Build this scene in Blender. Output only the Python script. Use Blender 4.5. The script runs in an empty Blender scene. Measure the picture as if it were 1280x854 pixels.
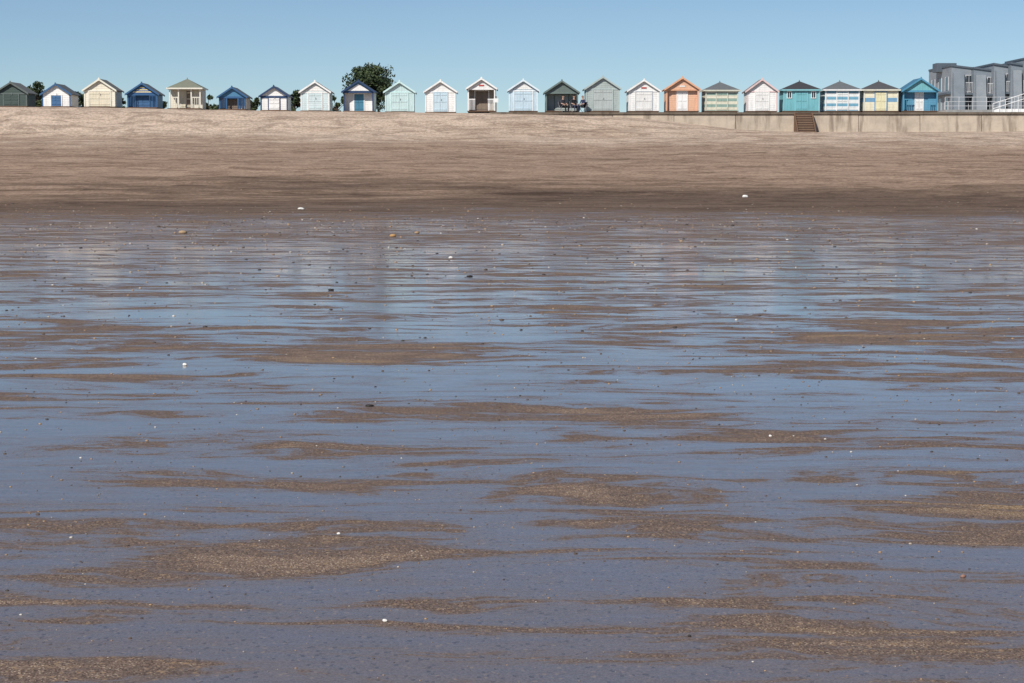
import bpy, math, random
from mathutils import Vector, Matrix, noise as mnoise
random.seed(7)
scene = bpy.context.scene
scene.view_settings.view_transform = 'Standard'
scene.view_settings.look = 'None'
scene.view_settings.exposure = 0
COL = scene.collection

# ------------------------------------------------------------ layout helpers
F = 2489.0            # focal length in survey units
TILT = math.radians(5.03)
EYE = 1.6
def Z(y, D):          # height of a surveyed level at distance D
    return EYE + D*math.tan(math.atan((427-y)/F)-TILT)
def X(px, D):
    return (px-640)/F*D*0.998
def lerp(a,b,t): return a+(b-a)*t
def sstep(a,b,x):
    t=max(0,min(1,(x-a)/(b-a))); return t*t*(3-2*t)
def interp(pts,x):
    if x<=pts[0][0]: return pts[0][1]
    for (a,va),(b,vb) in zip(pts,pts[1:]):
        if x<=b: return va+(vb-va)*(x-a)/(b-a)
    return pts[-1][1]

# ------------------------------------------------------------ node helpers
class NT:
    def __init__(s, name):
        s.m = bpy.data.materials.new(name); s.m.use_nodes=True
        s.t = s.m.node_tree; s.n=s.t.nodes; s.l=s.t.links
        s.b = s.n['Principled BSDF']; s.out=s.n['Material Output']
    def node(s, typ, **kw):
        n=s.n.new(typ)
        for k,v in kw.items(): setattr(n,k,v)
        return n
    def set(s, sock, v):
        if hasattr(v,'is_output'): s.l.new(v, sock)
        else: sock.default_value = v
    def math(s, op, a, b=0.0, c=None, clamp=False):
        n=s.node('ShaderNodeMath', operation=op); n.use_clamp=clamp
        s.set(n.inputs[0],a); s.set(n.inputs[1],b)
        if c is not None: s.set(n.inputs[2],c)
        return n.outputs[0]
    def pos(s): return s.node('ShaderNodeNewGeometry').outputs['Position']
    def obj(s): return s.node('ShaderNodeTexCoord').outputs['Object']
    def scale(s, v, sc, loc=(0,0,0), rot=(0,0,0)):
        n=s.node('ShaderNodeMapping'); s.l.new(v,n.inputs[0])
        n.inputs['Scale'].default_value=sc; n.inputs['Location'].default_value=loc
        n.inputs['Rotation'].default_value=rot
        return n.outputs[0]
    def noise(s, v, sc=1, det=4, rough=.5, dist=0, dim='3D'):
        n=s.node('ShaderNodeTexNoise'); n.noise_dimensions=dim; s.l.new(v,n.inputs['Vector'])
        n.inputs['Scale'].default_value=sc; n.inputs['Detail'].default_value=det
        n.inputs['Roughness'].default_value=rough; n.inputs['Distortion'].default_value=dist
        return n.outputs[0]
    def smooth(s, v, a, b, lo=0., hi=1.):
        n=s.node('ShaderNodeMapRange', interpolation_type='SMOOTHSTEP')
        s.set(n.inputs[0],v); n.inputs[1].default_value=a; n.inputs[2].default_value=b
        n.inputs[3].default_value=lo; n.inputs[4].default_value=hi
        return n.outputs[0]
    def mix(s, f, a, b, blend='MIX'):
        n=s.node('ShaderNodeMix', data_type='RGBA', blend_type=blend)
        s.set(n.inputs[0],f)
        for i,v in ((6,a),(7,b)):
            if hasattr(v,'is_output'): s.l.new(v,n.inputs[i])
            else: n.inputs[i].default_value=(*v[:3],1)
        return n.outputs[2]
    def ramp(s, v, pts, interp='LINEAR'):
        n=s.node('ShaderNodeValToRGB'); s.set(n.inputs[0],v)
        cr=n.color_ramp; cr.interpolation=interp
        while len(cr.elements)<len(pts): cr.elements.new(.5)
        for e,(p,c) in zip(cr.elements,pts):
            e.position=p; e.color=(*c,1) if isinstance(c,tuple) else (c,c,c,1)
        return n.outputs[0]
    def bump(s, h, strength=1, dist=.01, normal=None):
        n=s.node('ShaderNodeBump'); s.l.new(h,n.inputs['Height'])
        s.set(n.inputs['Strength'],strength); n.inputs['Distance'].default_value=dist
        if normal is not None: s.l.new(normal,n.inputs['Normal'])
        return n.outputs[0]
    def sep(s, v):
        n=s.node('ShaderNodeSeparateXYZ'); s.l.new(v,n.inputs[0]); return n.outputs

_mats={}
def paint(col, rough=.55, boards=None, name=None, stripes=None, vertical=False, weather=.45):
    key=(tuple(col),rough,boards,stripes,vertical,weather)
    if key in _mats: return _mats[key]
    if name is None:
        g_=.25*col[0]+.65*col[1]+.1*col[2]; col=tuple(x*.88+g_*.12 for x in col)
    m=NT(name or 'painted_timber')
    o=m.obj(); xyz=m.sep(o)
    n1=m.noise(m.scale(o,(1,1,.35)),3.5,4,.65)
    c=None
    if stripes:
        c2,per,duty=stripes
        fr=m.math('FRACT', m.math('DIVIDE', xyz[2], per))
        c=m.mix(m.math('GREATER_THAN',fr,duty), col, c2)
    dirt=m.smooth(n1,.42,.75)
    dirt=m.math('MULTIPLY',dirt,weather)
    dark=tuple(x*.62 for x in col)
    if c is None: c=m.mix(dirt, col, dark)
    else: c=m.mix(dirt, c, m.mix(1.0,c,(.65,.62,.58),'MULTIPLY'))
    m.l.new(c,m.b.inputs['Base Color'])
    m.b.inputs['Roughness'].default_value=rough
    m.b.inputs['Specular IOR Level'].default_value=.3
    h=m.math('MULTIPLY',n1,.15)
    if boards:
        ax=xyz[0] if vertical else xyz[2]
        fr=m.math('FRACT', m.math('DIVIDE', m.math('ADD',ax,50.0), boards))
        if vertical: prof=m.smooth(m.math('ABSOLUTE',m.math('SUBTRACT',fr,.5)),.42,.5,1,0)
        else: prof=m.math('SUBTRACT',1.0,fr)
        h=m.math('ADD',h,prof)
    m.l.new(m.bump(h,.7,.02),m.b.inputs['Normal'])
    _mats[key]=m.m
    return m.m

# ------------------------------------------------------------ mesh builder
class MB:
    def __init__(s): s.v=[]; s.f=[]; s.mi=[]; s.mats=[]
    def m(s, mat):
        if mat not in s.mats: s.mats.append(mat)
        return s.mats.index(mat)
    def add(s, vs, fs, mat):
        k=len(s.v); s.v+= [tuple(v) for v in vs]; i=s.m(mat)
        for f in fs: s.f.append([k+a for a in f]); s.mi.append(i)
    def box(s,x0,x1,y0,y1,z0,z1,mat):
        s.add([(x0,y0,z0),(x1,y0,z0),(x1,y1,z0),(x0,y1,z0),(x0,y0,z1),(x1,y0,z1),(x1,y1,z1),(x0,y1,z1)],
          [(0,3,2,1),(4,5,6,7),(0,1,5,4),(1,2,6,5),(2,3,7,6),(3,0,4,7)],mat)
    def prism(s, poly, y0, y1, mat):      # poly in xz, CCW seen from -y
        n=len(poly)
        vs=[(x,y0,z) for x,z in poly]+[(x,y1,z) for x,z in poly]
        fs=[tuple(range(n)), tuple(range(2*n-1,n-1,-1))]
        fs+=[(i,i+n,(i+1)%n+n,(i+1)%n) for i in range(n)]
        s.add(vs,fs,mat)
    def prismx(s, poly, x0, x1, mat):      # poly in yz
        n=len(poly)
        vs=[(x0,y,z) for y,z in poly]+[(x1,y,z) for y,z in poly]
        fs=[tuple(range(n-1,-1,-1)), tuple(range(n,2*n))]
        fs+=[(i,(i+1)%n,(i+1)%n+n,i+n) for i in range(n)]
        s.add(vs,fs,mat)
    def beam(s,a,b,r,mat,n=6,r2=None):
        a=Vector(a);b=Vector(b);d=(b-a).normalized()
        u=d.orthogonal().normalized();w=d.cross(u)
        r2=r if r2 is None else r2
        vs=[a+(u*math.cos(t)+w*math.sin(t))*r for t in [2*math.pi*i/n for i in range(n)]]
        vs+=[b+(u*math.cos(t)+w*math.sin(t))*r2 for t in [2*math.pi*i/n for i in range(n)]]
        fs=[(i,(i+1)%n,(i+1)%n+n,i+n) for i in range(n)]+[tuple(range(n-1,-1,-1)),tuple(range(n,2*n))]
        s.add(vs,fs,mat)
    def build(s,name,parent=None,loc=(0,0,0),smooth=False):
        me=bpy.data.meshes.new(name); me.from_pydata(s.v,[],s.f)
        for mt in s.mats: me.materials.append(mt)
        for p,i in zip(me.polygons,s.mi): p.material_index=i; p.use_smooth=smooth
        me.update()
        ob=bpy.data.objects.new(name,me); COL.objects.link(ob); ob.location=loc
        if parent: ob.parent=parent
        return ob
def empty(name,loc,rz=0):
    e=bpy.data.objects.new(name,None); COL.objects.link(e); e.location=loc
    e.rotation_euler=(0,0,rz); e.empty_display_size=.3; return e

# ------------------------------------------------------------ GROUND
CREST=[(-60,5.98+.12),(X(0,150),Z(133.5,150)),(X(127,150),Z(134.3,150)),(X(250,150),Z(137,150)),(X(350,150),Z(138.8,150)),(X(480,150),Z(140.3,150)),(X(600,150),Z(141.6,150)),(X(640,150),Z(142.6,150)),(X(720,150),Z(144.5,150)),(X(800,150),Z(148,150)),(X(870,150),Z(156,150)),(X(930,150),Z(163.0,150)),(X(1000,150),Z(165,150)),(X(1300,150),Z(164.2,150))]
TOP=Z(140.3,150)      # promenade level
PROF=[(0,0),(60,0),(70,.02),(76,.12),(85,Z(243,85)),(100,Z(219,100)),(120,Z(193,120)),(134,Z(176.5,134)),(142,Z(167.8,142)),(150,Z(165,150))]
def ground_z(x,y):
    z=interp(PROF,y)
    if 50<y<95: z=(z+interp(PROF,y-3)+interp(PROF,y+3))/3
    c=interp(CREST,x)
    if y>136:
        base=z; extra=c-interp(PROF,150)
        t=sstep(138,149.6,y)
        z=base+max(extra,0)*t
    if y>150.2:
        z=max(min(c,99),TOP-.06) if x<X(600,150) else TOP-.06
    if 70<y<=150 :
        k=sstep(70,95,y)*(1-sstep(146,150,y)*.8)
        z+=k*.14*mnoise.noise(Vector((x*.05,y*.16,3)))+k*.07*mnoise.noise(Vector((x*.25,y*.5,9)))+k*.05*mnoise.noise(Vector((x*.9,y*.9,19)))
    return z
ys=[-3000,-600,-120,-30,0,6,10,16,24,34,46,58]+[62+i*.7 for i in range(0,126)]+[150.0,150.25,152,156,160,175,220,400,1200,4000]
xs=[-4000,-1200,-400,-160,-100,-75]+[-60+i*.6 for i in range(0,201)]+[75,100,160,400,1200,4000]
gv=[(x,y,ground_z(x,y)) for y in ys for x in xs]
nx=len(xs)
gf=[(j*nx+i,j*nx+i+1,(j+1)*nx+i+1,(j+1)*nx+i) for j in range(len(ys)-1) for i in range(nx-1)]
def at(px,py):
    th=TILT-math.atan((427-py)/F); 
    d=EYE/math.tan(th) if th>0.001 else 90
    for _ in range(30):
        d=(EYE-ground_z(X(px,d),d))/math.tan(th)*.5+d*.5
    return X(px,d),d

m=NT('beach_sand')
P=m.pos(); xyz=m.sep(P); YY=xyz[1]
big=m.math('SUBTRACT',m.noise(m.scale(P,(.6,1,1),loc=(77,5,0)),.055,4,.62,dim='2D'),.5)   # slow variation of tide line
warp=m.node('ShaderNodeTexNoise'); warp.noise_dimensions='2D'; m.l.new(m.scale(P,(.35,.7,1)),warp.inputs['Vector']); warp.inputs['Scale'].default_value=1.1; warp.inputs['Detail'].default_value=4
wv=m.node('ShaderNodeVectorMath',operation='SCALE'); m.l.new(warp.outputs['Color'],wv.inputs[0]); wv.inputs['Scale'].default_value=1.3
wa=m.node('ShaderNodeVectorMath',operation='ADD'); m.l.new(P,wa.inputs[0]); m.l.new(wv.outputs[0],wa.inputs[1])
PW=wa.outputs[0]
n1=m.noise(m.scale(PW,(.40,1,1),loc=(40,11,0),rot=(0,0,-.18)),1.2,9,.73,dim='2D')
n2=m.noise(m.scale(PW,(.13,1,1),loc=(3,7,0),rot=(0,0,.04)),3.8,7,.70,dim='2D')
n3=m.noise(m.scale(P,(.5,1,1),loc=(13,2,0)),.16,2,.5,dim='2D')
s_=m.math('ADD',m.math('MULTIPLY',n1,.52),m.math('MULTIPLY',n2,.38))
s_=m.math('ADD',s_,m.math('MULTIPLY',n3,.10))
# individual low sand bars left standing out of the film of water
bars=[(190,620,656,716),(-40,310,740,796),(100,430,590,614),(400,960,499,538),(700,1330,536,580),(-60,95,620,646),(650,1060,645,674),(400,820,810,848),(-60,270,826,860),(840,1330,464,480),(620,1000,685,703),(-80,180,405,432),(130,640,426,449),(1000,1330,406,438),(-80,260,464,482),(600,960,600,624),(1110,1340,604,638),(1120,1330,657,674),(940,1200,791,811)]
acc=None
for (a,b_,t,u) in bars:
    cx,cy0=at((a+b_)/2,t); _,cy1=at((a+b_)/2,u); cy=(cy0+cy1)/2; ry=(cy0-cy1)/2*1.1
    x0,_=at(a,(t+u)/2); x1,_=at(b_,(t+u)/2); rx=(x1-x0)/2*1.15; cx=(x0+x1)/2
    v=m.scale(PW,(1/rx,1/ry,0),loc=(-(cx+.65)/rx,-(cy+.65)/ry,0))
    L_=m.node('ShaderNodeVectorMath',operation='LENGTH'); m.l.new(v,L_.inputs[0])
    k=m.math('MAXIMUM',m.math('SUBTRACT',1.15,L_.outputs['Value']),0.0)
    acc=k if acc is None else m.math('MAXIMUM',acc,k)
barf=m.math('MULTIPLY',m.math('MINIMUM',acc,.75),.092)
yn=m.math('DIVIDE',m.math('ADD',YY,m.math('MULTIPLY',big,m.smooth(YY,30,60,0,60))),100.0)
bias=m.ramp(yn,[(0,0.450),(.065,.452),(.09,.457),(.14,.463),(.20,.472),(.32,.486),(.42,.503),(.54,.522),(.66,.550),(.76,.64),(1,.9)])
sv=m.math('ADD',m.math('ADD',s_,barf),m.math('SUBTRACT',bias,.5))
sandmask=m.smooth(sv,.482,.542)          # 1 = sand standing proud of the water film
semi=m.smooth(sv,.39,.495)
vor=m.node('ShaderNodeTexVoronoi'); vor.voronoi_dimensions='2D'; m.l.new(m.scale(P,(1,.8,1)),vor.inputs['Vector']); vor.inputs['Scale'].default_value=190
vs=m.sep(vor.outputs['Color'])
vor2=m.node('ShaderNodeTexVoronoi'); vor2.voronoi_dimensions='2D'; m.l.new(m.scale(P,(1,.7,1)),vor2.inputs['Vector']); vor2.inputs['Scale'].default_value=85
vs2=m.sep(vor2.outputs['Color'])
gold=m.smooth(m.noise(m.scale(P,(.5,1,1),loc=(5,5,5)),.9,5,.65,dim='2D'),.53,.72)
crest=m.smooth(sv,.53,.62)
patch=m.mix(crest,(.146,.108,.092),(.214,.156,.122))
patch=m.mix(m.math('MULTIPLY',gold,crest),patch,(.28,.195,.115))
patch=m.mix(vs[2],m.mix(1.0,patch,(.58,.56,.55),'MULTIPLY'),m.mix(1.0,patch,(1.42,1.38,1.32),'MULTIPLY'))
patch=m.mix(m.math('MULTIPLY',m.smooth(vs[0],.91,.94),m.math('ADD',.35,m.math('MULTIPLY',crest,.6))),patch,(.56,.45,.33))
patch=m.mix(m.math('MULTIPLY',m.smooth(vs2[1],.93,.95),.6),patch,(.34,.23,.14))
patch=m.mix(m.math('MULTIPLY',m.smooth(vs[1],.89,.93),.7),patch,(.045,.034,.030))
film=m.mix(semi,(.146,.122,.120),(.154,.120,.106))
film=m.mix(.55,film,m.mix(vs[0],m.mix(1.0,film,(.6,.6,.6),'MULTIPLY'),m.mix(1.0,film,(1.4,1.4,1.4),'MULTIPLY')))
film=m.mix(m.math('MULTIPLY',m.smooth(vs2[2],.95,.97),.6),film,(.05,.038,.032))
film=m.mix(m.math('MULTIPLY',m.smooth(vs2[0],.98,.99),.5),film,(.30,.22,.15))
wetcol=m.mix(sandmask,film,patch)
# upper beach
st=m.noise(m.scale(P,(.09,.24,.3),rot=(0,0,.03)),1,7,.66,1.4,dim='2D')
st2=m.noise(m.scale(P,(.36,.7,.9),loc=(9,1,0)),1,8,.74,.8,dim='2D')
off=m.math('ADD',m.math('MULTIPLY',m.math('SUBTRACT',st,.5),38),m.math('MULTIPLY',big,48))
hseq=m.ramp(m.math('DIVIDE',m.math('SUBTRACT',m.math('ADD',YY,off),60.0),100.0),
   [(0,(.165,.117,.088)),(.12,(.142,.099,.073)),(.22,(.160,.111,.081)),(.32,(.285,.199,.142)),(.42,(.385,.272,.196)),(.58,(.345,.244,.177)),(.72,(.395,.289,.213)),(.82,(.54,.42,.323)),(.92,(.53,.41,.315))])
up=m.mix(m.smooth(st2,.42,.62),m.mix(1.0,hseq,(1.10,1.10,1.10),'MULTIPLY'),m.mix(1.0,hseq,(.70,.68,.67),'MULTIPLY'))
# darker damp runs and old tyre / foot tracks crossing the slope
st3=m.noise(m.scale(P,(.10,.5,1),loc=(31,4,0),rot=(0,0,-.05)),1,6,.66,.9,dim='2D')
dampk=m.math('MULTIPLY',m.smooth(st3,.55,.66),m.smooth(YY,136,120))
up=m.mix(m.math('MULTIPLY',dampk,.8),up,m.mix(1.0,up,(.62,.60,.59),'MULTIPLY'))
trk=m.math('ABSOLUTE',m.math('SUBTRACT',m.noise(m.scale(P,(.03,.16,1),loc=(8,8,0),rot=(0,0,.06)),1,2,.5,.3,dim='2D'),.5))
up=m.mix(m.math('MULTIPLY',m.smooth(trk,.010,.003),.45),up,m.mix(1.0,up,(.55,.54,.53),'MULTIPLY'))
dryn=m.noise(m.scale(P,(1,.7,1)),4.5,5,.78,dim='2D')
up=m.mix(.45,up,m.mix(m.smooth(dryn,.38,.62),m.mix(1.0,up,(.6,.6,.6),'MULTIPLY'),m.mix(1.0,up,(1.38,1.38,1.38),'MULTIPLY')))
upm=m.smooth(m.math('ADD',YY,off),52,82)
m.l.new(m.mix(upm,wetcol,up),m.b.inputs['Base Color'])
mm=m.math('MAXIMUM',sandmask,m.smooth(upm,.25,.8))
far=m.smooth(YY,8,24)
rf=m.math('ADD',m.math('MULTIPLY',m.math('SUBTRACT',1.0,far),.08),.065)
rf=m.math('ADD',rf,m.math('MULTIPLY',semi,.10))
rough=m.math('ADD',m.math('MULTIPLY',rf,m.math('SUBTRACT',1.0,mm)),m.math('MULTIPLY',mm,.9))
m.l.new(rough,m.b.inputs['Roughness'])
m.b.inputs['IOR'].default_value=1.38
m.l.new(m.math('SUBTRACT',.5,m.math('MULTIPLY',mm,.40)),m.b.inputs['Specular IOR Level'])
rp=m.noise(m.scale(P,(.5,1.3,1)),6,3,.55,dim='2D')
b1=m.bump(vs[0],m.math('ADD',m.math('MULTIPLY',mm,.95),.03),.0028)
b2=m.bump(rp,m.math('SUBTRACT',1.0,m.math('MULTIPLY',far,.87)),.0015,b1)
b3=m.bump(m.math('ADD',dryn,m.math('MULTIPLY',st2,1.8)),upm,.062,b2)
m.l.new(b3,m.b.inputs['Normal'])
me=bpy.data.meshes.new('beach_ground'); me.from_pydata(gv,[],gf); me.materials.append(m.m)
for p in me.polygons: p.use_smooth=True
g=bpy.data.objects.new('beach_ground',me); COL.objects.link(g)

# ------------------------------------------------------------ concrete + wall
def concrete(name,base,dark,streak=True,scale=1.0):
    m=NT(name); o=m.pos()
    n=m.noise(o,1.3*scale,6,.65); n2=m.noise(m.scale(o,(1.6,1.6,.12)),1.0*scale,5,.6)
    c=m.mix(m.smooth(n,.35,.7),base,tuple(x*.78 for x in base))
    if streak: c=m.mix(m.math('MULTIPLY',m.smooth(n2,.46,.68),.85),c,dark)
    m.l.new(c,m.b.inputs['Base Color']); m.b.inputs['Roughness'].default_value=.9
    m.l.new(m.bump(n,.5,.02),m.b.inputs['Normal'])
    return m.m
wallm=concrete('wall_concrete',(.50,.42,.33),(.20,.155,.115))
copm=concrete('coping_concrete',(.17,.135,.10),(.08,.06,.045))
prom=concrete('promenade_concrete',(.34,.31,.28),(.22,.2,.18),False)
wood=paint((.16,.095,.06),.8,None,'weathered_wood')
sw=empty('sea_wall',(0,0,0))
b=MB()
x=X(612,150); step_x0=X(991,149.6); step_x1=X(1014,149.6)
i=0
while x<95:
    x2=min(x+4.6,95)
    off_=.012*math.sin(i*2.3)
    b.prismx([(149.62+off_,3.6),(150.18,3.6),(150.18,TOP-.2),(149.86+off_,TOP-.2)],x+.02,x2-.02,wallm)
    x=x2; i+=1
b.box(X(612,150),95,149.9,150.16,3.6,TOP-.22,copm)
b.build('wall_panels',sw)
b=MB()
x=X(612,150)
while x<95:
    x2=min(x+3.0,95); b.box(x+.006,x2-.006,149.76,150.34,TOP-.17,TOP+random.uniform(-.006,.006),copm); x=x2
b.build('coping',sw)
b=MB(); 
n=8
zt=TOP-.02; zb=Z(166.5,149)
for k in range(n):
    zz=lerp(zt-.12,zb,(k+.5)/n); yy=149.62-.24*(k+1)
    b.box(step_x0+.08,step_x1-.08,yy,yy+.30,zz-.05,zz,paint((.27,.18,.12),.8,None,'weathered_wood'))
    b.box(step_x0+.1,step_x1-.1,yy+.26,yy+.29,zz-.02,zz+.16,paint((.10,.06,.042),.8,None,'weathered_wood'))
for sx in (step_x0,step_x1-.07):
    b.prismx([(149.64,TOP-.35),(149.64,TOP-.05),(149.5,TOP-.05),(147.5,zb+.05),(147.5,zb-.4),(149.64,zb-.4)],sx,sx+.07,wood)
b.build('beach_access_steps')
b=MB(); b.box(X(612,150),95,150.345,162,TOP-.3,TOP-.004,prom); b.build('promenade_pavement')

# ------------------------------------------------------------ HUTS
FD=152.3
def slabroof(b,hw,ze,za,y0,y1,ov,th,mat,trim):
    sl=(za-ze)/hw
    xo=hw+ov; zo=ze-sl*ov
    t=th
    b.prism([(0.0,za),(0.0,za+t),(-xo,zo+t),(-xo,zo)],y0,y1,mat)
    b.prism([(0.0,za),(xo,zo),(xo,zo+t),(0.0,za+t)],y0,y1,mat)
    w=.13
    for s in (-1,1):
        poly=[(0,za+t+.01),(s*(xo+.01),zo+t+.01),(s*(xo+.01),zo+t-w),(0,za+t-w)]
        if s>0: poly=poly[::-1]
        b.prism(poly,y0-.035,y0-.002,trim)
        b.prism(poly,y1+.002,y1+.03,trim)
    b.prism([(-.06,za+t-.16),(.06,za+t-.16),(.06,za+t+.04),(0,za+t+.09),(-.06,za+t+.04)],y0-.05,y0-.037,trim)
def door_leaf(b,x0,x1,z0,z1,y,mat,trim):
    b.box(x0,x1,y-.03,y,z0,z1,mat)
    for zz in (z0+.12,(z0+z1)/2,z1-.2):
        b.box(x0+.03,x1-.03,y-.05,y-.031,zz,zz+.09,trim)
metal=paint((.25,.25,.26),.35,None,'grey_metal')
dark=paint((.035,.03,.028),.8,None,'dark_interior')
glass=NT('window_glass'); glass.b.inputs['Base Color'].default_value=(.03,.04,.05,1); glass.b.inputs['Roughness'].default_value=.08; glass=glass.m
def window(b,x0,x1,z0,z1,y,fr):
    b.box(x0,x1,y-.02,y-.004,z0,z1,glass)
    t=.05
    b.box(x0-t,x1+t,y-.05,y-.003,z1,z1+t,fr); b.box(x0-t,x1+t,y-.05,y-.003,z0-t,z0,fr)
    b.box(x0-t,x0,y-.05,y-.003,z0,z1,fr); b.box(x1,x1+t,y-.05,y-.003,z0,z1,fr)
    xm=(x0+x1)/2; b.box(xm-.015,xm+.015,y-.04,y-.021,z0,z1,fr)

def hut(px,w,ap,kind,body,trim,roof,door,**o):
    x=X(px,FD); base=(TOP if px>600 else interp(CREST,x)-.03)
    wd=w/F*FD; hw=wd/2-.14
    za=Z(ap,FD)-base-.09
    D=o.get('depth',2.5)
    e=empty('beach_hut',(x,FD,base),math.radians(random.uniform(-1.6,1.6)))
    bm=body; tr=trim
    rise=o.get('rise',.66)
    fl=.16
    if kind in('closed','porch'):
        ze=za-hw*rise
        b=MB()
        if kind=='closed':
            b.prism([(-hw,fl),(hw,fl),(hw,ze),(0,za-.004),(-hw,ze)],0,D,bm)
        else:
            pd=o.get('pd',.85); inner=o.get('inner',bm)
            b.prism([(-hw,fl),(hw,fl),(hw,ze),(0,za-.004),(-hw,ze)],pd,D,inner)
            g=o.get('gable',bm)
            b.prism([(-hw,ze-.0),(hw,ze-.0),(0,za-.004)],.0,.05,g)
            b.box(-hw,hw,-.012,.062,ze-.14,ze-.001,tr)
            if o.get('sides',True):
                b.box(-hw,-hw+.05,.1,pd-.003,fl,ze-.15,bm); b.box(hw-.05,hw,.1,pd-.003,fl,ze-.15,bm)
        b.build('walls',e)
        b=MB(); slabroof(b,hw,ze,za,-.16,D+.12,.14,.06,roof,tr); b.build('roof',e)
        b=MB(); dz=min(ze-.12,2.0)
        cw=o.get('cw',.09)
        if kind=='closed':
            for s in (-1,1):
                xx=s*(hw-cw/2+.012); b.box(xx-cw/2,xx+cw/2,-.03,-.003,fl,ze-.02,tr)
            if o.get('lintel',True): b.box(-hw+cw,hw-cw,-.026,-.003,ze-.12,ze-.02,tr)
            if 'lines' in o:
                for xx in (-hw*.36,hw*.36): b.box(xx-.035,xx+.035,-.034,-.004,fl,ze-.12,o['lines'])
                b.box(-hw+cw,hw-cw,-.037,-.005,1.05,1.13,o['lines'])
            b.build('corner_trim',e)
            b=MB(); dw=o.get('dw',.55)
            fr=o.get('frame',tr)
            b.box(-dw-.07,-dw,-.05,-.005,fl,dz+.07,fr); b.box(dw,dw+.07,-.05,-.005,fl,dz+.07,fr); b.box(-dw,dw,-.05,-.005,dz,dz+.07,fr)
            d2=o.get('door2',door)
            door_leaf(b,-dw+.003,-.006,fl+.02,dz-.004,-.006,door,door); door_leaf(b,.006,dw-.003,fl+.02,dz-.004,-.006,d2,d2)
            b.box(.04,.07,-.09,-.058,1.0,1.14,metal)
            b.build('doors',e)
        else:
            pw=.10
            for s in (-1,1):
                xx=s*(hw-pw/2); b.box(xx-pw/2,xx+pw/2,-.006,.096,fl,ze-.142,tr)
                if o.get('inner_posts'):
                    xi=s*(hw*.42); b.box(xi-.04,xi+.04,0,.09,fl,ze-.142,tr)
                if o.get('rail',True):
                    xi=s*hw*.45; xa,xb=sorted((xi,s*(hw-pw)))
                    b.box(xa,xb,.01,.06,1.0,1.07,tr)
                    for k in range(5):
                        q=lerp(xa+.04,xb-.04,k/4); b.box(q-.018,q+.018,.02,.05,fl+.08,1.0,tr)
            b.build('porch_posts',e)
            b=MB(); dw=o.get('dw',.5); fr=o.get('frame',tr)
            b.box(-dw-.07,-dw,pd-.05,pd-.005,fl,dz,fr); b.box(dw,dw+.07,pd-.05,pd-.005,fl,dz,fr); b.box(-dw,dw,pd-.05,pd-.005,dz-.08,dz,fr)
            door_leaf(b,-dw+.003,-.006,fl+.02,dz-.085,pd-.006,door,door); door_leaf(b,.006,dw-.003,fl+.02,dz-.085,pd-.006,door,door)
            b.build('doors',e)
        if 'badge' in o:
            b=MB(); b.box(-.2,.2,-.03,-.013,ze+.14,ze+.24,o['badge']); b.build('name_plate',e)
        if 'gpanel' in o:
            b=MB(); b.prism([(-hw*.72,ze+.03),(hw*.72,ze+.03),(0,za-.22)],-.022,-.004 if kind=='closed' else -.002,o['gpanel']); b.build('gable_panel',e)
    else:
        rh=o.get('rh',.78); ze=za-rh
        b=MB(); pd=o.get('pd',0)
        b.box(-hw,hw,pd,D,fl,ze,bm)
        b.build('walls',e)
        b=MB(); ov=.16; X0=hw+ov; y0=-ov; y1=D+ov; yc=(y0+y1)/2
        vs=[(-X0,y0,ze-.0),(X0,y0,ze),(X0,y1,ze),(-X0,y1,ze),(-X0,y0,ze+.05),(X0,y0,ze+.05),(X0,y1,ze+.05),(-X0,y1,ze+.05),(0,yc,za+.05)]
        b.add(vs,[(3,2,1,0),(0,1,5,4),(1,2,6,5),(2,3,7,6),(3,0,4,7),(4,5,8),(5,6,8),(6,7,8),(7,4,8)],roof)
        b.beam((0,yc,za),(0,yc,za+.14),.04,roof,8,.02)
        b.box(-X0-.01,X0+.01,y0-.03,y0-.002,ze-.05,ze+.06,tr)
        b.box(-X0-.01,-X0-.0,y0,y1,ze-.05,ze+.06,tr); b.box(X0+.0,X0+.01,y0,y1,ze-.05,ze+.06,tr)
        b.build('roof',e)
        b=MB()
        cw=.09
        if pd:
            for xx in (-hw+.05,-hw*.4,hw*.4,hw-.05): b.box(xx-.045,xx+.045,.0,.09,fl,ze-.002,tr)
            for s in(-1,1):
                xa,xb=sorted((s*hw*.4+s*.045,s*(hw-.1)))
                b.box(xa,xb,.02,.06,.95,1.02,tr)
                for k in range(4):
                    q=lerp(xa+.04,xb-.04,k/3); b.box(q-.018,q+.018,.025,.055,fl+.08,.95,tr)
        else:
            for s in (-1,1):
                xx=s*(hw-cw/2+.012); b.box(xx-cw/2,xx+cw/2,-.03,-.003,fl,ze-.06,tr)
        b.build('corner_trim',e)
        b=MB(); dz=ze-.14; dw=o.get('dw',.45); y=pd
        fr=o.get('frame',tr)
        b.box(-dw-.07,-dw,y-.05,y-.005,fl,dz+.05,fr); b.box(dw,dw+.07,y-.05,y-.005,fl,dz+.05,fr); b.box(-dw,dw,y-.05,y-.005,dz,dz+.05,fr)
        door_leaf(b,-dw+.003,-.006,fl+.02,dz-.004,y-.006,door,door); door_leaf(b,.006,dw-.003,fl+.02,dz-.004,y-.006,o.get('door2',door),door)
        b.build('doors',e)
        if o.get('win'):
            b=MB()
            for s in (-1,1):
                c=s*(dw+hw)/2*1.03; window(b,c-.14,c+.14,1.15,1.6,y,o['win'])
            b.build('windows',e)
    b=MB()
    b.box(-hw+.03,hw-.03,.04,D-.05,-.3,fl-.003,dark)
    b.box(-hw-.02,hw+.02,-.32 if kind!='closed' else -.12,D,fl-.06,fl-.004 if kind=='closed' else fl-.002,o.get('deck',wood))
    b.build('floor_deck',e)
    return e

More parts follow.
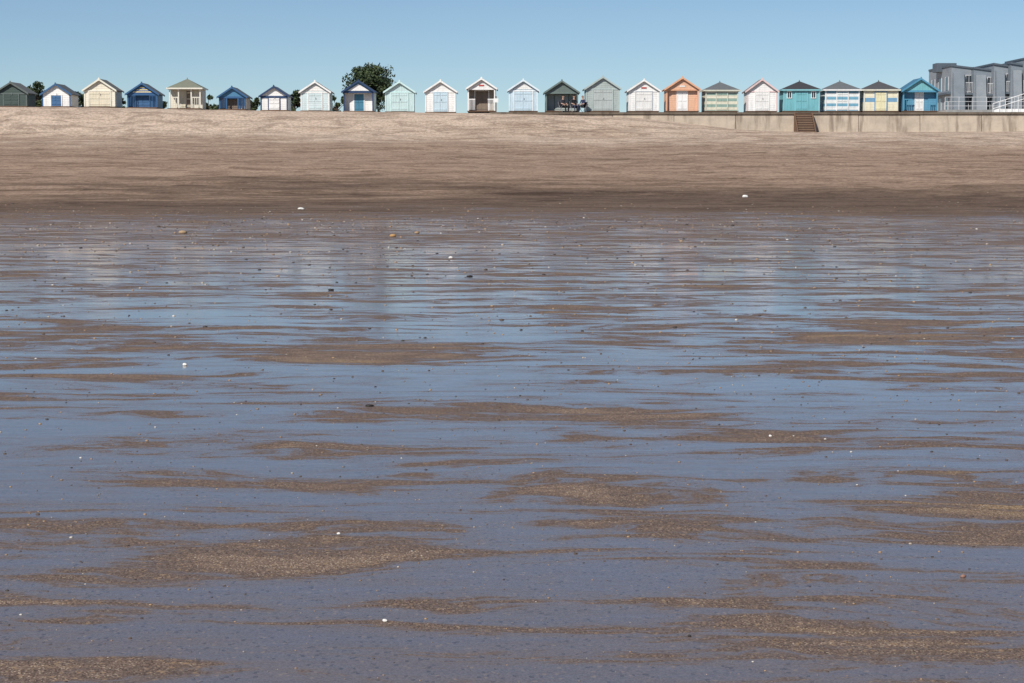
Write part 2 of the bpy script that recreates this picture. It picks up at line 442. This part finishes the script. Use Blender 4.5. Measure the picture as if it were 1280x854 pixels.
W=(.80,.785,.75)
white=paint(W,.5,.14); wv_=paint(W,.5,.12,vertical=True); wt=paint((.84,.83,.80),.45)
cream=paint((.76,.70,.55),.5,.14); creamd=paint((.74,.67,.50),.5,.12,vertical=True)
blue=paint((.045,.14,.30),.5,.14); bluet=paint((.035,.12,.27),.45); navy=paint((.025,.06,.15),.5)
mid=paint((.06,.21,.37),.5)
felt=paint((.16,.165,.16),.9,None,'roofing_felt'); feltg=paint((.19,.20,.15),.9,None,'roofing_felt'); feltd=paint((.05,.05,.055),.85,None,'roofing_felt'); feltb=paint((.13,.14,.145),.85,None,'roofing_felt')
dgreen=paint((.055,.085,.075),.6,.14); dg2=paint((.13,.17,.155),.6,.14)
mint=paint((.54,.72,.71),.5,.12,vertical=True); pale=paint((.54,.69,.77),.5,.12,vertical=True); palem=paint((.56,.67,.68),.5,.14)
greyg=paint((.38,.44,.42),.55,.14); greygd=paint((.45,.50,.48),.55,.12,vertical=True)
orange=paint((.74,.42,.26),.5,.14); oranget=paint((.74,.38,.21),.5)
turq=paint((.16,.48,.53),.5,.12,vertical=True); turqt=paint((.22,.53,.58),.5)
pinkt=paint((.72,.52,.50),.5); yell=paint((.80,.73,.44),.5,.12,vertical=True); brown=paint((.26,.20,.15),.7,.12,vertical=True)
grnstr=paint((.26,.38,.32),.5,.14,stripes=((.70,.66,.52),.44,.5))
blstr=paint((.15,.38,.51),.5,.14,stripes=((.74,.76,.74),.5,.45))
ybl=paint((.76,.70,.50),.5,.12,stripes=((.17,.33,.48),1.15,.72))
red=paint((.55,.05,.04),.5)
patt=paint((.75,.62,.18),.5,None,stripes=((.03,.12,.4),.16,.5))

hut(17,44,102,'closed',dgreen,paint((.12,.15,.14),.6),felt,dgreen,rise=.62)
hut(73,40,104,'closed',white,bluet,feltb,blue,dw=.38,frame=wt,lintel=False)
hut(127,43,98,'closed',cream,paint((.78,.75,.62),.5),felt,creamd,dw=.8)
hut(180,42,103,'porch',blue,bluet,feltb,blue,pd=.35,gpanel=patt,inner=blue,rail=True)
hut(233,44,97,'pyr',cream,paint((.76,.72,.6),.5),feltg,creamd,pd=.8,rh=.74,door2=brown)
hut(292,38,108,'porch',cream,bluet,feltb,brown,inner=paint((.55,.47,.37),.6,.14),gable=mid,inner_posts=True,pd=.5)
hut(344,38,107,'closed',white,navy,feltb,white,lines=navy,dw=.4,frame=navy)
hut(395,40,101,'closed',palem,wt,felt,palem,gpanel=white,dw=.5,frame=wt)
hut(449,42,100,'porch',white,navy,feltb,paint((.06,.24,.36),.5),pd=.5,inner=white,gpanel=wt,gable=mid,dw=.36,rail=False,frame=wt)
hut(500,40,101,'closed',mint,paint((.56,.78,.77),.5),felt,mint,dw=.62)
hut(551,42,100,'closed',white,wt,felt,pale,dw=.5,frame=pale)
hut(602,39,97,'porch',white,wt,felt,brown,pd=.9,inner=paint((.36,.31,.25),.7,.12,vertical=True),badge=red,rail=True)
hut(654,40,99,'closed',pale,paint((.70,.80,.85),.5),felt,pale,gpanel=white,dw=.7,frame=wt)
hut(702,45,100,'porch',dg2,paint((.15,.20,.185),.6),felt,greyg,pd=.9,inner=greyg,rail=False,inner_posts=False)
hut(753,46,95,'closed',greyg,paint((.42,.50,.48),.5),feltg,greygd,dw=.72)
hut(804,42,99,'closed',white,wt,felt,wv_,dw=.6,badge=red,frame=paint((.5,.54,.56),.5))
hut(852,45,96,'porch',orange,oranget,paint((.35,.15,.08),.8),wt,pd=.25,inner=orange,dw=.36,badge=wt,frame=wt,rail=False)
hut(901,45,101,'pyr',grnstr,paint((.6,.6,.48),.5),feltb,grnstr,rh=.66,dw=.4)
hut(951,42,98,'closed',white,pinkt,felt,wv_,dw=.5,frame=wt,rise=.74)
hut(1000,49,100,'pyr',turq,turqt,feltd,turq,rh=.68,dw=.42,frame=turqt,win=wt)
hut(1051,47,100,'pyr',blstr,wt,feltb,blstr,rh=.68,dw=.4)
hut(1099,47,100,'pyr',ybl,paint((.7,.68,.55),.5),paint((.08,.08,.085),.85),yell,rh=.68,dw=.42,frame=paint((.13,.32,.55),.5))
hut(1148,48,97,'porch',mid,paint((.07,.30,.46),.5),paint((.05,.17,.28),.7),wt,pd=.45,inner=paint((.10,.31,.46),.5,.14),dw=.28,frame=wt,gable=turq)

# ------------------------------------------------------------ stepped grey building on the right
def cladding(name,a_,b_):
    c=NT(name); o_=c.pos(); zz=c.sep(o_)
    fr=c.math('FRACT',c.math('DIVIDE',zz[2],.3))
    cc=c.mix(c.smooth(c.noise(o_,1.2,5,.6),.35,.7),a_,b_)
    c.l.new(cc,c.b.inputs['Base Color']); c.b.inputs['Roughness'].default_value=.6
    c.l.new(c.bump(fr,.6,.02),c.b.inputs['Normal']); return c.m
clad=cladding('grey_cladding',(.215,.250,.280),(.18,.21,.24)); clad2=cladding('light_grey_cladding',(.27,.30,.325),(.225,.255,.28))
dgrey=paint((.10,.125,.15),.6,None,'dark_parapet'); railg=paint((.60,.61,.62),.5,None,'rail_paint')
bd=empty('seafront_building',(0,0,0))
BY=168.0
mods=[(1186,1216,83,0),(1214,1242,86,-1.0),(1239,1263,81,-2.0),(1260,1284,80,-3.0),(1279,1345,74,-4.2)]
bw=MB(); br=MB(); bwin=MB()
for k,(a,c,t,dy) in enumerate(mods):
    y0=BY+dy; x0=X(a,y0); x1=X(c,y0); zt=Z(t,y0); dd=9 if k==0 else 7
    drop=.25
    bw.prism([(x0,TOP-.2),(x1,TOP-.2),(x1,zt-drop),(x0,zt)],y0,y0+dd,clad if k%2 else clad2)
    br.prism([(x0-.06,zt+.003),(x1+.02,zt-drop+.003),(x1+.02,zt-drop+.14),(x0-.06,zt+.15)],y0-.1-.01*k,y0+dd,dgrey)
    h=zt-TOP
    bx0=x0+.1; bx1=x0+(x1-x0)*.5
    bw.prismx([(y0-.9,TOP),(y0-.003,TOP),(y0-.003,zt-.5),(y0-.35,zt-.55)],bx0,bx1,clad2 if k%2 else clad)
    xe=min(x1,x0+3.2)
    for z0,z1 in ((.52,.82),(.08,.40)):
        window(bwin,bx1+.22,xe-.3,TOP+h*z0,TOP+h*z1,y0,railg)
    bwin.box(bx1+.05,xe-.1,y0-.75,y0-.006,TOP+h*.44,TOP+h*.475,dgrey)
    for q in range(7):
        xx=lerp(bx1+.08,xe-.13,q/6); bwin.box(xx-.012,xx+.012,y0-.74,y0-.71,TOP+h*.475,TOP+h*.475+.85,railg)
    bwin.box(bx1+.05,xe-.1,y0-.75,y0-.70,TOP+h*.475+.85,TOP+h*.475+.9,railg)
    if k==0:
        for q in range(3):
            ya=y0+1.0+q*2.7
            for z0,z1 in ((.55,.80),(.12,.40)):
                bwin.box(x0-.02,x0-.004,ya,ya+1.2,TOP+h*z0,TOP+h*z1,glass)
                bwin.box(x0-.05,x0-.004,ya-.07,ya-.002,TOP+h*z0-.05,TOP+h*z1+.05,railg); bwin.box(x0-.05,x0-.004,ya+1.202,ya+1.27,TOP+h*z0-.05,TOP+h*z1+.05,railg)
        bw.box(x0-.5,x0+1.2,y0+3.5,y0+5.2,zt-.3,zt+.45,dgrey)   # roof plant housing
        br.box(x0-.35,x0-.003,y0+.02,y0+dd,TOP+h*.46,TOP+h*.50,dgrey)
bw.build('walls',bd); br.build('roof_parapets',bd); bwin.build('windows_and_balconies',bd)
b=MB()
rx0=X(1178,160); rx1=X(1345,160)
b.box(rx0,rx1,159.5,161.5,TOP-.1,TOP+.45,concrete('ramp_concrete',(.34,.34,.33),(.22,.21,.20)))
b.prism([(rx0-3.4,TOP),(rx0-.003,TOP),(rx0-.003,TOP+.4)],159.55,161.4,prom)
b.build('terrace_base',bd)
b=MB(); 
xk=rx0
while xk<rx1:
    b.beam((xk,159.7,TOP+.45),(xk,159.7,TOP+1.45),.026,railg); xk+=1.1
for hz in (.75,1.1,1.45): b.beam((rx0,159.7,TOP+hz),(rx1,159.7,TOP+hz),.02,railg)
sx=X(1240,158.5)
for q in range(6):
    xx=sx+q*.5; b.beam((xx,158.9,TOP),(xx,158.9,TOP+.9+.16*q),.024,wt)
for hz in (.5,.9): b.beam((sx,158.9,TOP+hz),(sx+2.5,158.9,TOP+hz+.8),.03,wt)
b.box(sx+.1,sx+2.6,158.95,159.3,TOP,TOP+.5,wt)
b.beam((X(1279,159),159.2,TOP),(X(1279,159),159.2,TOP+4.6),.06,wt,8,.04)
b.build('terrace_railing',bd)

# ------------------------------------------------------------ vegetation
leaf=NT('foliage'); lo=leaf.pos()
lc=leaf.mix(leaf.smooth(leaf.noise(lo,1.1,3,.6),.35,.68),(.022,.040,.014),(.075,.100,.032))
leaf.l.new(lc,leaf.b.inputs['Base Color']); leaf.b.inputs['Roughness'].default_value=.6; leaf=leaf.m
bark=concrete('bark',(.09,.065,.045),(.04,.03,.02),True,4)
def plant(name,x,y,z0,w,h,n,crown0=.25,size=.14,seed=1,depth=None):
    R=random.Random(seed); e=empty(name,(x,y,z0)); depth=depth or w
    b=MB(); clumps=[]
    nc=max(8,int(n/130))
    for k in range(nc):
        a=R.uniform(0,2*math.pi); rr=math.sqrt(R.random())*.9; t=R.random()
        zz=h*(crown0+(1-crown0)*t)
        env=math.sqrt(max(.05,1-((t-.42)/.62)**2))
        c=Vector((math.cos(a)*rr*env*w/2,math.sin(a)*rr*env*depth/2,zz*.93))
        clumps.append((c,R.uniform(.10,.2)*min(w,h)))
    b.beam((0,0,-.3),(0.05,0,h*.3),.05*h**.8*.8,bark,8,.035*h**.8*.8)
    b.beam((.05,0,h*.3),(-.05,.05,h*.62),.035*h**.8*.8,bark,8,.015*h**.8)
    for c,r in clumps:
        st_=Vector((0,0,h*R.uniform(.2,.5)))
        mid_=(st_+c)/2+Vector((R.uniform(-.1,.1),R.uniform(-.1,.1),.05))*w*.4
        b.beam(st_,mid_,.03*h**.5,bark,5,.018*h**.5); b.beam(mid_,c,.018*h**.5,bark,5,.006)
    b.build('trunk_and_limbs',e)
    b=MB()
    for k in range(n):
        c,r=R.choice(clumps)
        v=Vector((R.gauss(0,1),R.gauss(0,1),R.gauss(0,1))).normalized()*r*R.uniform(.3,1.15)
        p=c+Vector((v.x*1.1,v.y*1.1,v.z*.8))
        if p.z<.02: p.z=R.uniform(.02,.4)
        u=Vector((R.gauss(0,1),R.gauss(0,1),R.gauss(0,1))).normalized(); q=u.orthogonal().normalized()
        s=size*R.uniform(.6,1.3)
        b.add([p-u*s,p+q*s*.45,p+u*s,p-q*s*.45],[(0,1,2,3)],leaf)
    b.build('foliage',e)
    return e
def pl(name,px0,px1,ytop,D,n,seed,crown0=.1,size=.13):
    x=X((px0+px1)/2,D); w=(px1-px0)/F*D; z0=5.6
    plant(name,x,D,z0,w,Z(ytop,D)-z0,n,crown0,size,seed,min(w,3.5))
pl('tree',431,494,82,162,7000,3,.22,.14)
pl('shrub',34,64,103,160,2600,5); pl('shrub',88,112,113,160,1700,6); pl('shrub',146,160,118,160,900,16)
pl('shrub',248,276,120,160,1500,8); pl('shrub',304,330,121,160,1300,9); pl('shrub',355,384,113,160,2000,10)
pl('shrub',408,436,119,160,1500,11); pl('shrub',478,494,110,160,900,12); pl('shrub',198,214,125,160,600,13)

# ------------------------------------------------------------ people on chairs by the dark green hut
def person(x,y,z,rz,shirt,trous,skin,hair,seed):
    e=empty('seated_person',(x,y,z),rz)
    V=[];E=[];Rr=[];T=[];roots=[]
    def v(p,r,t,parent=None):
        V.append(p);Rr.append(r);T.append(t)
        if parent is not None:E.append((parent,len(V)-1))
        else: roots.append(len(V)-1)
        return len(V)-1
    S=.46
    pel=v((0,0,S+.06),.14,1)
    w_=v((0,.03,S+.22),.125,0,pel); ch=v((0,.05,S+.42),.15,0,w_); nk0=v((0,.05,S+.54),.08,0,ch)
    nk=v((0,.035,S+.62),.05,2,nk0); h1=v((0,.02,S+.69),.075,2,nk); h2=v((0,.015,S+.77),.09,2,h1); h3=v((0,.025,S+.84),.075,3,h2)
    for s in (-1,1):
        hp=v((s*.10,-.03,S+.05),.09,1,pel); kn=v((s*.14,-.44,S+.07),.065,1,hp); an=v((s*.13,-.46,.09),.042,1,kn)
        v((s*.14,-.60,.035),.035,4,an)
        sh=v((s*.19,.05,S+.50),.06,0,ch); el=v((s*.24,-.04,S+.24),.045,0,sh); wr=v((s*.15,-.25,S+.17),.030,2,el)
        hd=v((s*.13,-.33,S+.165),.036,2,wr)
        for f in range(4):
            ox=(f-1.5)*.02
            a=v((s*.13+ox,-.355,S+.165),.009,2); c=v((s*.13+ox,-.39-.006*(1.5-abs(f-1.5)),S+.16),.008,2,a); v((s*.13+ox,-.405,S+.135),.007,2,c)
        a=v((s*.13-s*.035,-.325,S+.165),.010,2); v((s*.13-s*.055,-.36,S+.155),.008,2,a)
    me=bpy.data.meshes.new('b'); me.from_pydata(V,E,[]); ob=bpy.data.objects.new('tmp',me); COL.objects.link(ob)
    ob.modifiers.new('s','SKIN'); sd=ob.modifiers.new('d','SUBSURF'); sd.levels=2
    for i_,sv_ in enumerate(me.skin_vertices[0].data):
        sv_.radius=(Rr[i_],Rr[i_]*(.72 if T[i_]==0 else 1)); sv_.use_root=(i_ in roots)
    dg=bpy.context.evaluated_depsgraph_get()
    nm=bpy.data.meshes.new_from_object(ob.evaluated_get(dg))
    bpy.data.objects.remove(ob)
    for mt in (shirt,trous,skin,hair,paint((.02,.02,.02),.5)): nm.materials.append(mt)
    pv=[Vector(q) for q in V]
    for p in nm.polygons:
        c=p.center
        best=min(E,key=lambda ed:((pv[ed[0]]+(pv[ed[1]]-pv[ed[0]])*max(0,min(1,(c-pv[ed[0]]).dot(pv[ed[1]]-pv[ed[0]])/(pv[ed[1]]-pv[ed[0]]).length_squared)))-c).length)
        t=T[best[1]]
        if t==2 and c.z>S+.62 and (c.y>.05 or c.z>S+.83): t=3
        p.material_index=t; p.use_smooth=True
    bo=bpy.data.objects.new('body',nm); COL.objects.link(bo); bo.parent=e
    b=MB()
    for s in (-1,1):
        b.box(s*.03-.011,s*.03+.011,-.083,-.07,S+.775,S+.787,dark); b.beam((s*.085,.02,S+.75),(s*.098,.03,S+.79),.018,skin)
    b.beam((0,-.07,S+.78),(0,-.10,S+.745),.008,skin,6,.016); b.box(-.025,.025,-.072,-.062,S+.708,S+.716,red)
    b.build('face',e)
    b=MB()
    cl=paint((.03,.035,.045),.8)
    b.box(-.23,.23,-.24,.22,S-.09,S-.06,cl); b.prismx([(.2,S-.08),(.23,S-.08),(.32,S+.36),(.29,S+.36)],-.22,.22,cl)
    for s in (-1,1):
        b.beam((s*.24,-.24,0),(s*.24,.25,S+.12),.014,metal); b.beam((s*.24,.25,0),(s*.24,-.24,S+.12),.014,metal)
        b.beam((s*.24,.18,S-.08),(s*.24,.32,S+.38),.014,metal)
    b.build('folding_chair',e)
skin=paint((.52,.31,.22),.6,weather=.1)
black=paint((.015,.016,.02),.8); jean=paint((.03,.04,.08),.8)
person(X(704,151.4),151.6,TOP,math.radians(35),paint((.05,.05,.06),.8),black,skin,paint((.04,.025,.02),.7),1)
person(X(717.5,151.4),151.4,TOP,math.radians(20),black,jean,skin,paint((.03,.02,.02),.7),2)
person(X(728,151.4),151.8,TOP,math.radians(-50),paint((.03,.04,.09),.8),black,skin,paint((.10,.06,.03),.7),3)
b=MB(); b.box(-.05,.05,-.05,.05,0,1.15,wood); b.box(-.07,.07,-.07,.07,1.15,1.2,wood); b.box(-.18,.18,-.075,-.052,.75,1.05,wt)
b.build('marker_post',None,(X(620,151),150.9,TOP))

# ------------------------------------------------------------ pebbles and shells
def blob(b,c,sx,sy,sz,mat,R,sub=1):
    nlat,nlon=(4,7) if sub else (3,5)
    vs=[(c[0],c[1],c[2]+sz)]
    for i in range(1,nlat):
        th=math.pi*i/nlat
        for j in range(nlon):
            ph=2*math.pi*j/nlon; k=R.uniform(.82,1.12)
            vs.append((c[0]+sx*math.sin(th)*math.cos(ph)*k,c[1]+sy*math.sin(th)*math.sin(ph)*k,c[2]+sz*math.cos(th)*k))
    vs.append((c[0],c[1],c[2]-sz))
    fs=[(0,1+j,1+(j+1)%nlon) for j in range(nlon)]
    for i in range(nlat-2):
        for j in range(nlon):
            a=1+i*nlon+j; bb=1+i*nlon+(j+1)%nlon; fs.append((a,a+nlon,bb+nlon,bb))
    last=len(vs)-1; o0=1+(nlat-2)*nlon
    fs+=[(last,o0+(j+1)%nlon,o0+j) for j in range(nlon)]
    b.add(vs,fs,mat)
pm=[paint((.48,.40,.31),.6,weather=.5),paint((.30,.20,.12),.6),paint((.44,.27,.13),.6),paint((.05,.042,.038),.5),paint((.20,.17,.15),.6),paint((.66,.61,.53),.5),paint((.10,.07,.05),.6)]
R=random.Random(21); b=MB()
for k in range(6200):
    t=R.random(); d=5.6*math.exp(t*math.log(70/5.6))
    band=R.random()<.45
    if band: d=R.gauss(60,11)
    if d<5.5 or d>104: continue
    x=R.uniform(-.28,.28)*d
    if band and mnoise.noise(Vector((x*.12,d*.1,5)))<-.12: continue
    base=d*.00036 if d<40 else .0155
    s=base*R.choice([.6,.8,.8,1,1,1.3,1.7])*R.uniform(.8,1.2)
    if R.random()<.025: s*=1.6
    blob(b,(x,d,ground_z(x,d)+s*.15),s*1.4,s*R.uniform(.8,1.4),s*.6,R.choices(pm,[1.6,3,3,4,3,.5,4])[0],R,0)
b.build('pebbles',smooth=True)
shell=paint((.78,.75,.68),.4,weather=.15); tan=paint((.42,.27,.14),.7); drk=paint((.03,.025,.02),.5)
def item(name,px,py,wpx,hpx,mat,sd):
    x,d=at(px,py); s=wpx/F*d/2; hz=hpx/F*d/2
    b=MB(); RR=random.Random(sd); blob(b,(0,0,hz*.5),s,s*.8,hz*.85,mat,RR,1)
    if mat is shell:
        blob(b,(s*.5,-s*.2,hz*.45),s*.6,s*.5,hz*.6,mat,RR,1)
    b.build(name,None,(x,d,ground_z(x,d)),True)
item('shell',376,262,9,4,shell,1); item('shell',931,247,8,5,shell,2); item('shell',228,457,6,5,shell,3); item('shell',563,323,6,4,shell,4)
item('shell',478,777,7,5,shell,5); item('shell',420,668,5,4,shell,6); item('shell',966,546,4,4,shell,13)
item('stone',228,292,13,6,tan,7); item('stone',491,296,10,5,paint((.5,.27,.08),.7),8); item('stone',413,363,9,3,drk,9); item('stone',587,346,9,3,drk,10)
item('stone',1213,722,8,6,paint((.30,.15,.10),.6),12); item('stone',866,796,5,4,drk,14); item('stone',521,292,7,4,tan,15); item('stone',460,508,13,3.5,drk,11)

# ------------------------------------------------------------ light
to_sun=Vector((-.50,-.75,0)).normalized(); el=math.radians(44)
dirv=Vector((to_sun.x*math.cos(el),to_sun.y*math.cos(el),math.sin(el)))
L=bpy.data.lights.new('sun','SUN'); L.energy=4.8; L.angle=math.radians(.5); L.color=(1,.955,.89)
lo_=bpy.data.objects.new('sun',L); COL.objects.link(lo_); lo_.rotation_euler=dirv.to_track_quat('Z','Y').to_euler(); lo_.location=(-20,-20,40)
w=bpy.data.worlds.new('World'); scene.world=w; w.use_nodes=True
nt=w.node_tree; bg=nt.nodes['Background']
sky=nt.nodes.new('ShaderNodeTexSky'); sky.sky_type='NISHITA'; sky.sun_disc=False
sky.sun_elevation=el; sky.sun_rotation=math.atan2(to_sun.x,to_sun.y)
sky.air_density=.70; sky.dust_density=0.0; sky.ozone_density=3.0; sky.altitude=0
mx=nt.nodes.new('ShaderNodeMix'); mx.data_type='RGBA'; mx.blend_type='MULTIPLY'; mx.inputs[0].default_value=1
mx.inputs[7].default_value=(1.0,1.07,1.11,1); nt.links.new(sky.outputs[0],mx.inputs[6])
nt.links.new(mx.outputs[2],bg.inputs['Color']); bg.inputs['Strength'].default_value=.075

# ------------------------------------------------------------ camera
cam=bpy.data.cameras.new('camera'); co=bpy.data.objects.new('camera',cam); COL.objects.link(co)
cam.lens=70; cam.sensor_width=36; cam.clip_start=.1; cam.clip_end=9000
co.location=(0,0,EYE); co.rotation_euler=(math.pi/2-TILT,0,0)
scene.camera=co
